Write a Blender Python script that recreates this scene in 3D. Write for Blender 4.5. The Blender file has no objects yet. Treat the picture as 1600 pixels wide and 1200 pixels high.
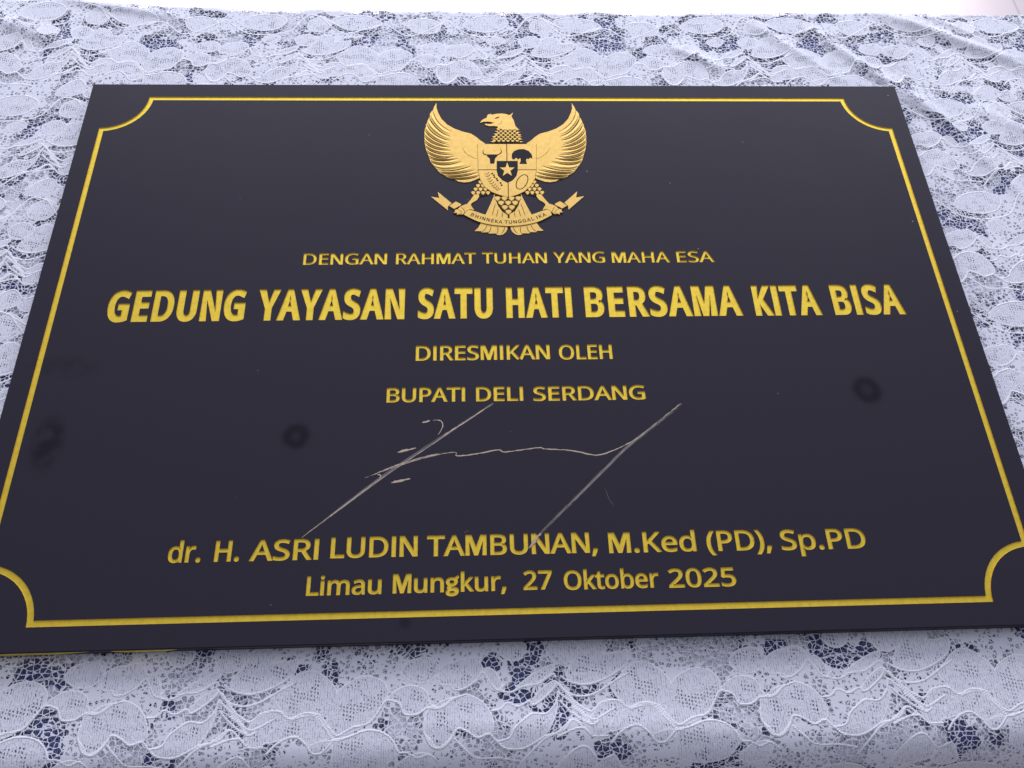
import bpy, bmesh, math, random
import numpy as np
from mathutils import Matrix, Vector
from mathutils.geometry import delaunay_2d_cdt

S = bpy.context.scene
COL = S.collection
MM = 0.001
random.seed(4)

# ---------------------------------------------------------------- camera
cam = bpy.data.cameras.new('camera')
cam.sensor_width = 36.0
cam.lens = 1245.2 / 1600 * 36.0
cam.clip_start = 0.01
cam.clip_end = 60
camo = bpy.data.objects.new('camera', cam)
COL.objects.link(camo)
right = Vector((0.998936, -0.032006, 0.033211))
down = Vector((-0.013744, -0.893895, -0.448065))
fwd = Vector((0.044027, 0.447132, -0.893384))
R3 = Matrix((right, -down, -fwd)).transposed()
camo.matrix_world = Matrix.Translation((-0.02249, -0.26697, 0.43275)) @ R3.to_4x4()
S.camera = camo

# ---------------------------------------------------------------- light
world = bpy.data.worlds.new('World')
S.world = world
world.use_nodes = True
bg = world.node_tree.nodes['Background']
wn, wl = world.node_tree.nodes, world.node_tree.links
wt = wn.new('ShaderNodeTexCoord')
wd = wn.new('ShaderNodeVectorMath'); wd.operation = 'DOT_PRODUCT'
wl.new(wt.outputs['Generated'], wd.inputs[0]); wd.inputs[1].default_value = Vector((0.10, 0.66, 0.74)).normalized()
wr = wn.new('ShaderNodeMapRange'); wr.interpolation_type = 'SMOOTHSTEP'      # open bright side beyond the table, dimmer behind
wl.new(wd.outputs['Value'], wr.inputs[0])
for i_, v_ in enumerate((0.50, 1.0, 0.24, 1.25)): wr.inputs[1+i_].default_value = v_
bg.inputs[0].default_value = (0.79, 0.81, 1.0, 1)
wl.new(wr.outputs[0], bg.inputs[1])

def area(name, loc, target, sx, sy, power, col):
    l = bpy.data.lights.new(name, 'AREA')
    l.shape = 'RECTANGLE'; l.size = sx; l.size_y = sy
    l.energy = power; l.color = col
    o = bpy.data.objects.new(name, l); COL.objects.link(o)
    o.location = loc
    o.rotation_euler = (Vector(target) - Vector(loc)).to_track_quat('-Z', 'Y').to_euler()
    return o
area('far_side_light', (0.12, 1.30, 0.62), (0.05, 0.2, 0.0), 2.4, 0.6, 26, (0.86, 0.875, 1.0))  # unseen area lamp, added for the soft light from the far side
sp_ = bpy.data.lights.new('floor_fill_spot', 'SPOT')          # added spot, no real fixture: brightens the floor behind the table
sp_.energy = 720; sp_.spot_size = math.radians(57); sp_.spot_blend = 0.3; sp_.shadow_soft_size = 0.15; sp_.color = (1.0, 0.98, 0.98)
so_ = bpy.data.objects.new('floor_fill_spot', sp_); COL.objects.link(so_)
so_.location = (-0.28, 1.95, 2.3)

S.view_settings.view_transform = 'Standard'
S.view_settings.look = 'None'
S.view_settings.exposure = 0
S.view_settings.gamma = 1
S.view_settings.use_curve_mapping = False
S.render.engine = 'CYCLES'
S.cycles.transparent_max_bounces = 12
S.cycles.max_bounces = 6

# ---------------------------------------------------------------- helpers
def tag(o, label=None, cat=None, group=None, kind=None):
    if label: o['label'] = label
    if cat: o['category'] = cat
    if group: o['group'] = group
    if kind: o['kind'] = kind
    return o

def link(name, me, mats, parent=None):
    o = bpy.data.objects.new(name, me); COL.objects.link(o)
    for m in (mats if isinstance(mats, (list, tuple)) else [mats]): me.materials.append(m)
    if parent: o.parent = parent
    return o

class MB:
    """collects faces given in millimetres, one mesh at the end"""
    def __init__(s): s.v = []; s.f = []; s.m = []; s.smooth = False
    def add(s, vs, fs, mat=0):
        b = len(s.v); s.v += [(x*MM, y*MM, z*MM) for x, y, z in vs]
        for f in fs: s.f.append([b+i for i in f]); s.m.append(mat)
    def build(s, name, mats, parent=None):
        me = bpy.data.meshes.new(name); me.from_pydata(s.v, [], s.f)
        me.polygons.foreach_set('material_index', s.m)
        if s.smooth: me.polygons.foreach_set('use_smooth', [True]*len(s.f))
        me.update()
        return link(name, me, mats, parent)

def dec(t): return [tuple(float(c) for c in q.split(',')) for q in t.split()]
def sarea(p): return 0.5*sum(p[i-1][0]*p[i][1]-p[i][0]*p[i-1][1] for i in range(len(p)))
def inside(q, p):
    r = False
    for i in range(len(p)):
        (x0, y0), (x1, y1) = p[i-1], p[i]
        if (y0 > q[1]) != (y1 > q[1]) and q[0] < (x1-x0)*(q[1]-y0)/(y1-y0)+x0: r = not r
    return r
def grow(p, d):
    """offset a closed outline outward by d (mitred, limited)"""
    if sarea(p) < 0: p = p[::-1]
    n = len(p); out = []
    for i in range(n):
        a, b, c = p[i-1], p[i], p[(i+1) % n]
        e1 = (b[0]-a[0], b[1]-a[1]); e2 = (c[0]-b[0], c[1]-b[1])
        l1 = math.hypot(*e1) or 1e-9; l2 = math.hypot(*e2) or 1e-9
        n1 = (e1[1]/l1, -e1[0]/l1); n2 = (e2[1]/l2, -e2[0]/l2)
        mx, my = n1[0]+n2[0], n1[1]+n2[1]; q = mx*mx+my*my
        k = min(2/q if q > 1e-6 else 1.5, 2.2)
        out.append((b[0]+mx*k*d*0.5*1.0, b[1]+my*k*d*0.5*1.0)) if False else out.append((b[0]+mx*d*k/2, b[1]+my*d*k/2))
    return out
def depth_of(loops):
    return [sum(inside(l[0], o) for o in loops if o is not l) % 2 for l in loops]
def fill(loops):
    vs, es = [], []
    for l in loops:
        b = len(vs); vs += [Vector(q) for q in l]
        es += [(b+i, b+(i+1) % len(l)) for i in range(len(l))]
    r = delaunay_2d_cdt(vs, es, [], 0, 1e-6)
    P = np.array([tuple(v) for v in r[0]]); F = [tuple(f) for f in r[2]]
    c = np.array([P[list(f)].mean(0) for f in F]); ins = np.zeros(len(F), bool)
    for l in loops:
        for i in range(len(l)):
            (x0, y0), (x1, y1) = l[i-1], l[i]
            if y0 != y1: ins ^= ((y0 > c[:, 1]) != (y1 > c[:, 1])) & (c[:, 0] < (x1-x0)*(c[:, 1]-y0)/(y1-y0)+x0)
    return [tuple(q) for q in P], [f for f, k in zip(F, ins) if k]
def flat(mb, loops, z, mat=0):
    vs, fs = fill(loops)
    # all faces upward
    o = []
    for f in fs:
        if sarea([vs[i] for i in f]) < 0: f = f[::-1]
        o.append(f)
    mb.add([(x, y, z) for x, y in vs], o, mat)
def relief(mb, loops, z0, z1, w, mat=0):
    """walls from the outlines at z0 to outlines inset by w at z1, then the face at z1"""
    dp = depth_of(loops); inner = []
    for l, d in zip(loops, dp):
        l = l if sarea(l) > 0 else l[::-1]
        q = grow(l, w if d else -w); inner.append(q); n = len(l)
        vs = [(x, y, z0) for x, y in l]+[(x, y, z1) for x, y in q]
        fs = [(i, (i+1) % n, n+(i+1) % n, n+i) for i in range(n)]
        if d: fs = [f[::-1] for f in fs]
        mb.add(vs, fs, mat)
    flat(mb, inner, z1, mat)
def crom(p, closed=False, n=5):
    out = []; N = len(p)
    rng = range(N) if closed else range(N-1)
    for i in rng:
        if closed: a, b, c, d = p[i-1], p[i], p[(i+1) % N], p[(i+2) % N]
        else: a, b, c, d = p[max(i-1, 0)], p[i], p[i+1], p[min(i+2, N-1)]
        for k in range(n):
            t = k/n
            out.append(tuple(0.5*(2*b[j]+(c[j]-a[j])*t+(2*a[j]-5*b[j]+4*c[j]-d[j])*t*t+(3*b[j]-a[j]-3*c[j]+d[j])*t**3) for j in (0, 1)))
    if not closed: out.append(p[-1])
    return out
def strip(mb, pts, w, z, mat=0, taper=True, jit=0, thick=0.0):
    """ribbon along a line, w wide; thick adds a roof-shaped section"""
    n = len(pts); L = []
    for i, q in enumerate(pts):
        a, b = pts[max(i-1, 0)], pts[min(i+1, n-1)]
        dx, dy = b[0]-a[0], b[1]-a[1]; l = math.hypot(dx, dy) or 1e-9
        t = i/(n-1)
        k = w/2*(min(1, 0.25+3*min(t, 1-t)) if taper else 1)
        if jit: k *= random.uniform(1-jit, 1+jit)
        L.append((q[0]-dy/l*k, q[1]+dx/l*k, q[0]+dy/l*k, q[1]-dx/l*k))
    vs = [(x, y, z) for x, y, _, _ in L]+[(x, y, z) for _, _, x, y in L]
    mb.add(vs, [(i+n, i+1+n, i+1, i) for i in range(n-1)], mat)
def mirror(p, ax): return [(2*ax-x, y) for x, y in p]

# ---------------------------------------------------------------- materials
def mat(name):
    m = bpy.data.materials.new(name); m.use_nodes = True
    nt = m.node_tree; return m, nt, nt.nodes, nt.links, nt.nodes['Principled BSDF']
class NT:
    """short hand for building node trees"""
    def __init__(s, nt): s.nt = nt; s.n = nt.nodes; s.l = nt.links
    def val(s, sock, v):
        if hasattr(v, 'is_output'): s.l.new(v, sock)
        else: sock.default_value = v
    def math(s, op, a, b=0.0, c=None, clamp=False):
        d = s.n.new('ShaderNodeMath'); d.operation = op; d.use_clamp = clamp
        s.val(d.inputs[0], a); s.val(d.inputs[1], b)
        if c is not None: s.val(d.inputs[2], c)
        return d.outputs[0]
    def ss(s, x, a, b, lo=0.0, hi=1.0):
        d = s.n.new('ShaderNodeMapRange'); d.interpolation_type = 'SMOOTHSTEP'
        s.val(d.inputs[0], x); s.val(d.inputs[1], a); s.val(d.inputs[2], b); s.val(d.inputs[3], lo); s.val(d.inputs[4], hi)
        return d.outputs[0]
    def noise(s, vec, scale, detail=2, rough=0.5, dist=0.0):
        d = s.n.new('ShaderNodeTexNoise'); s.val(d.inputs['Vector'], vec)
        d.inputs['Scale'].default_value = scale; d.inputs['Detail'].default_value = detail
        d.inputs['Roughness'].default_value = rough; d.inputs['Distortion'].default_value = dist
        return d.outputs['Fac']
    def scalev(s, vec, v):
        d = s.n.new('ShaderNodeVectorMath'); d.operation = 'MULTIPLY'; s.val(d.inputs[0], vec); d.inputs[1].default_value = v
        return d.outputs[0]
    def mixc(s, f, a, b):
        d = s.n.new('ShaderNodeMix'); d.data_type = 'RGBA'
        s.val(d.inputs[0], f); s.val(d.inputs[6], a); s.val(d.inputs[7], b)
        return d.outputs[2]
    def attr(s, name):
        d = s.n.new('ShaderNodeAttribute'); d.attribute_name = name; return d.outputs['Fac']
    def bump(s, h, dist, strength=1.0):
        d = s.n.new('ShaderNodeBump'); d.inputs['Distance'].default_value = dist; d.inputs['Strength'].default_value = strength
        s.val(d.inputs['Height'], h); return d.outputs['Normal']
    def obj(s):
        d = s.n.new('ShaderNodeTexCoord'); return d.outputs['Object']

def m_panel():
    m, nt, n, l, b = mat('black_acrylic'); g = NT(nt); o = g.obj()
    mm = g.scalev(o, (1000, 1000, 1000))
    sep = n.new('ShaderNodeSeparateXYZ'); l.new(mm, sep.inputs[0]); x, y = sep.outputs[0], sep.outputs[1]
    def ring(cx, cy, r, w):
        dx = g.math('SUBTRACT', x, cx); dy = g.math('SUBTRACT', y, cy)
        d = g.math('SQRT', g.math('ADD', g.math('MULTIPLY', dx, dx), g.math('MULTIPLY', dy, dy)))
        dn = g.math('ADD', d, g.math('MULTIPLY', g.math('SUBTRACT', g.noise(mm, 0.10, 2), 0.5), 3.5))
        a = g.math('ABSOLUTE', g.math('SUBTRACT', dn, r))
        return g.math('ADD', g.ss(a, w, 0.3, 0, 0.45), g.ss(dn, r+w*1.6, r-2, 0, 0.4), clamp=True)
    st = g.math('MAXIMUM', ring(-128.0, -82.6, 5.2, 4.5), ring(217.6, -57.7, 6.0, 5.0))
    def smear(cx, cy, sx, sy, k):
        dx = g.math('DIVIDE', g.math('SUBTRACT', x, cx), sx); dy = g.math('DIVIDE', g.math('SUBTRACT', y, cy), sy)
        d = g.math('ADD', g.math('MULTIPLY', dx, dx), g.math('MULTIPLY', dy, dy))
        nz = g.noise(mm, 0.09, 4)
        return g.math('MULTIPLY', g.ss(d, 1.2, 0.0, 0, k), g.ss(nz, 0.25, 0.60))
    st = g.math('MAXIMUM', st, g.math('MAXIMUM', smear(-269, -84, 11, 20, 0.75), smear(-270, -35, 24, 9, 0.35)))
    st = g.math('MAXIMUM', st, smear(-62, -190, 4, 4, 0.5))
    # specks of dust
    v = n.new('ShaderNodeTexVoronoi'); v.inputs['Scale'].default_value = 0.085; va = n.new('ShaderNodeVectorMath'); l.new(mm, va.inputs[0]); va.inputs[1].default_value = (37, 91, 0); l.new(va.outputs[0], v.inputs['Vector'])
    vc = n.new('ShaderNodeSeparateColor'); l.new(v.outputs['Color'], vc.inputs[0])
    size = g.math('MULTIPLY', g.math('POWER', vc.outputs[0], 3.0), 0.036)
    speck = g.math('MULTIPLY', g.ss(g.math('SUBTRACT', v.outputs['Distance'], size), 0.012, 0.0), g.ss(vc.outputs[1], 0.3, 0.7))
    # fine lint
    hair = g.noise(g.scalev(mm, (0.25, 3.0, 1)), 1.0, 3, 0.6)
    base = g.mixc(st, (0.030, 0.0265, 0.037, 1), (0.0135, 0.012, 0.017, 1))
    base = g.mixc(g.math('MULTIPLY', speck, 0.8), base, (0.45, 0.45, 0.48, 1))
    l.new(base, b.inputs['Base Color'])
    rn = g.noise(mm, 0.02, 3); rn2 = g.noise(g.scalev(mm, (0.3, 2.0, 1)), 1.0, 2)
    r = g.math('ADD', g.ss(rn, 0.2, 0.8, 0.44, 0.48), g.math('MULTIPLY', rn2, 0.05))
    l.new(r, b.inputs['Roughness'])
    l.new(g.ss(st, 0, 1, 0.095, 0.05), b.inputs['Specular IOR Level'])
    h = g.math('ADD', g.math('MULTIPLY', g.noise(mm, 1.6, 2), 0.5), hair)
    l.new(g.bump(h, 0.00002, 0.35), b.inputs['Normal'])
    return m

def m_gold(name, col, rough, metal=0.85, bump=0.00003):
    m, nt, n, l, b = mat(name); g = NT(nt); o = g.obj(); mm = g.scalev(o, (1000, 1000, 1000))
    nz = g.noise(mm, 0.35, 4, 0.6); fz = g.noise(mm, 2.2, 2)
    dark = tuple(c*0.88 for c in col)+(1,)
    l.new(g.mixc(g.ss(nz, 0.35, 0.7), col+(1,), dark), b.inputs['Base Color'])
    b.inputs['Metallic'].default_value = metal
    l.new(g.ss(fz, 0.2, 0.8, rough-0.06, rough+0.1), b.inputs['Roughness'])
    l.new(g.bump(g.math('ADD', fz, nz), bump, 0.6), b.inputs['Normal'])
    return m

def m_plain(name, col, rough=0.6, spec=0.4, var=0.2, scale=0.4):
    m, nt, n, l, b = mat(name); g = NT(nt); mm = g.scalev(g.obj(), (1000, 1000, 1000))
    nz = g.noise(mm, scale, 3)
    l.new(g.mixc(nz, tuple(c*(1+var) for c in col)+(1,), tuple(c*(1-var) for c in col)+(1,)), b.inputs['Base Color'])
    b.inputs['Roughness'].default_value = rough; b.inputs['Specular IOR Level'].default_value = spec
    return m

def m_lace():
    m, nt, n, l, b = mat('white_lace'); g = NT(nt)
    uvn = n.new('ShaderNodeAttribute'); uvn.attribute_name = 'flat_mm'; mm = uvn.outputs['Vector']
    mo, co, pa, de = g.attr('motif'), g.attr('cord'), g.attr('patch'), g.attr('dense')
    # a little wobble on every thread
    wob = n.new('ShaderNodeTexNoise'); wob.inputs['Scale'].default_value = 0.45; wob.inputs['Detail'].default_value = 2
    l.new(mm, wob.inputs['Vector'])
    wv = n.new('ShaderNodeVectorMath'); wv.operation = 'MULTIPLY_ADD'
    l.new(wob.outputs['Color'], wv.inputs[0]); wv.inputs[1].default_value = (1.6, 1.6, 0); l.new(mm, wv.inputs[2]); p = wv.outputs[0]
    sep = n.new('ShaderNodeSeparateXYZ'); l.new(p, sep.inputs[0]); x, y = sep.outputs[0], sep.outputs[1]
    # net: knotted cells, thread width varies with the density of the ground
    v = n.new('ShaderNodeTexVoronoi'); v.feature = 'DISTANCE_TO_EDGE'; v.inputs['Scale'].default_value = 1.0
    v.inputs['Randomness'].default_value = 0.75
    l.new(g.scalev(p, (0.33, 0.38, 0)), v.inputs['Vector']); ed = v.outputs['Distance']
    v2 = n.new('ShaderNodeTexVoronoi'); v2.feature = 'DISTANCE_TO_EDGE'; v2.inputs['Scale'].default_value = 1.0
    l.new(g.scalev(p, (0.95, 0.85, 0)), v2.inputs['Vector']); ed2 = v2.outputs['Distance']
    w = g.ss(de, 0.1, 1.0, 0.05, 0.175)
    net = g.ss(g.math('SUBTRACT', ed, w), 0.045, -0.02)
    fine = g.math('MULTIPLY', g.ss(ed2, 0.13, 0.05), g.ss(de, 0.25, 0.8, 0.14, 0.97))
    net = g.math('MULTIPLY', g.math('MAXIMUM', net, fine), g.ss(de, -1.1, -0.3))
    # knitted motif: vertical stitches, small slits between the stitches
    ph = g.math('MULTIPLY', x, 2*math.pi/1.25)
    sx = g.math('SINE', ph)
    nz = g.noise(g.scalev(p, (0.8, 0.42, 0)), 1.0, 2)
    slit = g.math('MULTIPLY', g.ss(sx, 0.35, 0.95), g.ss(nz, 0.40, 0.62))
    body = g.math('SUBTRACT', 1.0, g.math('MULTIPLY', slit, 0.5))
    sy = g.math('SINE', g.math('ADD', g.math('MULTIPLY', y, 2*math.pi/1.9), g.math('MULTIPLY', x, 0.8)))
    hole = g.math('MULTIPLY', g.ss(g.math('SINE', g.math('MULTIPLY', x, 2*math.pi/1.7)), 0.0, 0.55), g.ss(sy, -0.35, 0.25))
    pz = g.math('MAXIMUM', g.ss(pa, -0.5, 0.3), g.math('MULTIPLY', g.ss(mo, 1.0, 1.8), g.ss(g.noise(mm, 0.13, 1), 0.54, 0.60)))
    body = g.math('MULTIPLY', body, g.math('SUBTRACT', 1.0, g.math('MULTIPLY', hole, g.math('MULTIPLY', pz, 0.85))))
    inm = g.ss(mo, -0.25, 0.15)
    mixn = n.new('ShaderNodeMix'); l.new(inm, mixn.inputs[0]); l.new(net, mixn.inputs[2]); l.new(body, mixn.inputs[3])
    cord = g.ss(co, 0.72, 0.45)
    rim = g.math('MULTIPLY', g.ss(g.math('ABSOLUTE', g.math('ADD', mo, -0.1)), 0.5, 0.25), 0.9)
    al = g.math('MAXIMUM', mixn.outputs[0], g.math('MAXIMUM', cord, rim), clamp=True)
    # height in millimetres
    h = g.math('ADD', g.math('MULTIPLY', g.ss(co, 0.8, 0.0), 0.7), g.math('MULTIPLY', rim, 0.12))
    h = g.math('ADD', h, g.math('MULTIPLY', inm, g.math('ADD', 0.18, g.math('MULTIPLY', sx, -0.07))))
    h = g.math('ADD', h, g.math('MULTIPLY', net, 0.12))
    h = g.math('ADD', h, g.math('MULTIPLY', g.noise(p, 1.8, 2), 0.14))
    l.new(g.mixc(g.math('MAXIMUM', cord, rim), (0.76, 0.77, 0.83, 1), (0.88, 0.885, 0.92, 1)), b.inputs['Base Color'])
    b.inputs['Roughness'].default_value = 0.75
    b.inputs['Specular IOR Level'].default_value = 0.3
    b.inputs['Sheen Weight'].default_value = 0.15
    l.new(g.bump(h, 0.001, 0.55), b.inputs['Normal'])
    tr = n.new('ShaderNodeBsdfTransparent'); ms = n.new('ShaderNodeMixShader')
    l.new(al, ms.inputs[0]); l.new(tr.outputs[0], ms.inputs[1]); l.new(b.outputs[0], ms.inputs[2])
    l.new(ms.outputs[0], n['Material Output'].inputs['Surface'])
    return m

def m_navy():
    m, nt, n, l, b = mat('navy_cloth'); g = NT(nt); mm = g.scalev(g.obj(), (1000, 1000, 1000))
    w = g.noise(g.scalev(mm, (1.5, 1.5, 1.5)), 1.0, 2)
    l.new(g.mixc(w, (0.016, 0.026, 0.16, 1), (0.026, 0.04, 0.23, 1)), b.inputs['Base Color'])
    b.inputs['Roughness'].default_value = 0.85
    l.new(g.bump(w, 0.0004, 0.5), b.inputs['Normal'])
    return m

def m_floor():
    m, nt, n, l, b = mat('pale_floor_tiles'); g = NT(nt); o = g.obj()
    br = n.new('ShaderNodeTexBrick'); br.offset = 0; l.new(o, br.inputs['Vector'])
    br.inputs['Color1'].default_value = (0.86, 0.75, 0.745, 1); br.inputs['Color2'].default_value = (0.85, 0.745, 0.74, 1)
    br.inputs['Mortar'].default_value = (0.62, 0.56, 0.55, 1); br.inputs['Scale'].default_value = 1
    br.inputs['Mortar Size'].default_value = 0.003; br.inputs['Brick Width'].default_value = 0.6; br.inputs['Row Height'].default_value = 0.6
    nz = g.noise(o, 6, 5, 0.6)
    l.new(g.mixc(g.ss(nz, 0.4, 0.7, 0, 0.35), br.outputs[0], (0.78, 0.68, 0.67, 1)), b.inputs['Base Color'])
    b.inputs['Roughness'].default_value = 0.35
    return m

M_PANEL = m_panel()
M_GOLD = m_gold('gold_paint', (0.77, 0.565, 0.052), 0.58, 0.7)
M_PALE = m_gold('pale_gold', (0.60, 0.39, 0.10), 0.48, 0.7)
M_DARK = m_plain('etched_line', (0.035, 0.024, 0.015), 0.8, 0.1)
M_BLACK = m_plain('black_infill', (0.014, 0.012, 0.016), 0.6, 0.12)
M_SCR = m_plain('scratched_acrylic', (0.52, 0.41, 0.31), 0.7, 0.3, 0.25, 1.5)
M_SCRF = m_plain('scuffed_acrylic', (0.16, 0.145, 0.145), 0.7, 0.3, 0.5, 1.2)
M_SCRD = m_plain('rubbed_acrylic', (0.075, 0.066, 0.064), 0.65, 0.4, 0.5, 0.9)
M_EDGE = m_plain('worn_edge_paint', (0.75, 0.57, 0.07), 0.5, 0.4, 0.4, 0.3)
M_EDGEB = m_plain('bare_brown_edge', (0.22, 0.13, 0.08), 0.6, 0.4, 0.4, 0.3)
M_LACE = m_lace(); M_NAVY = m_navy(); M_FLOOR = m_floor()

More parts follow.
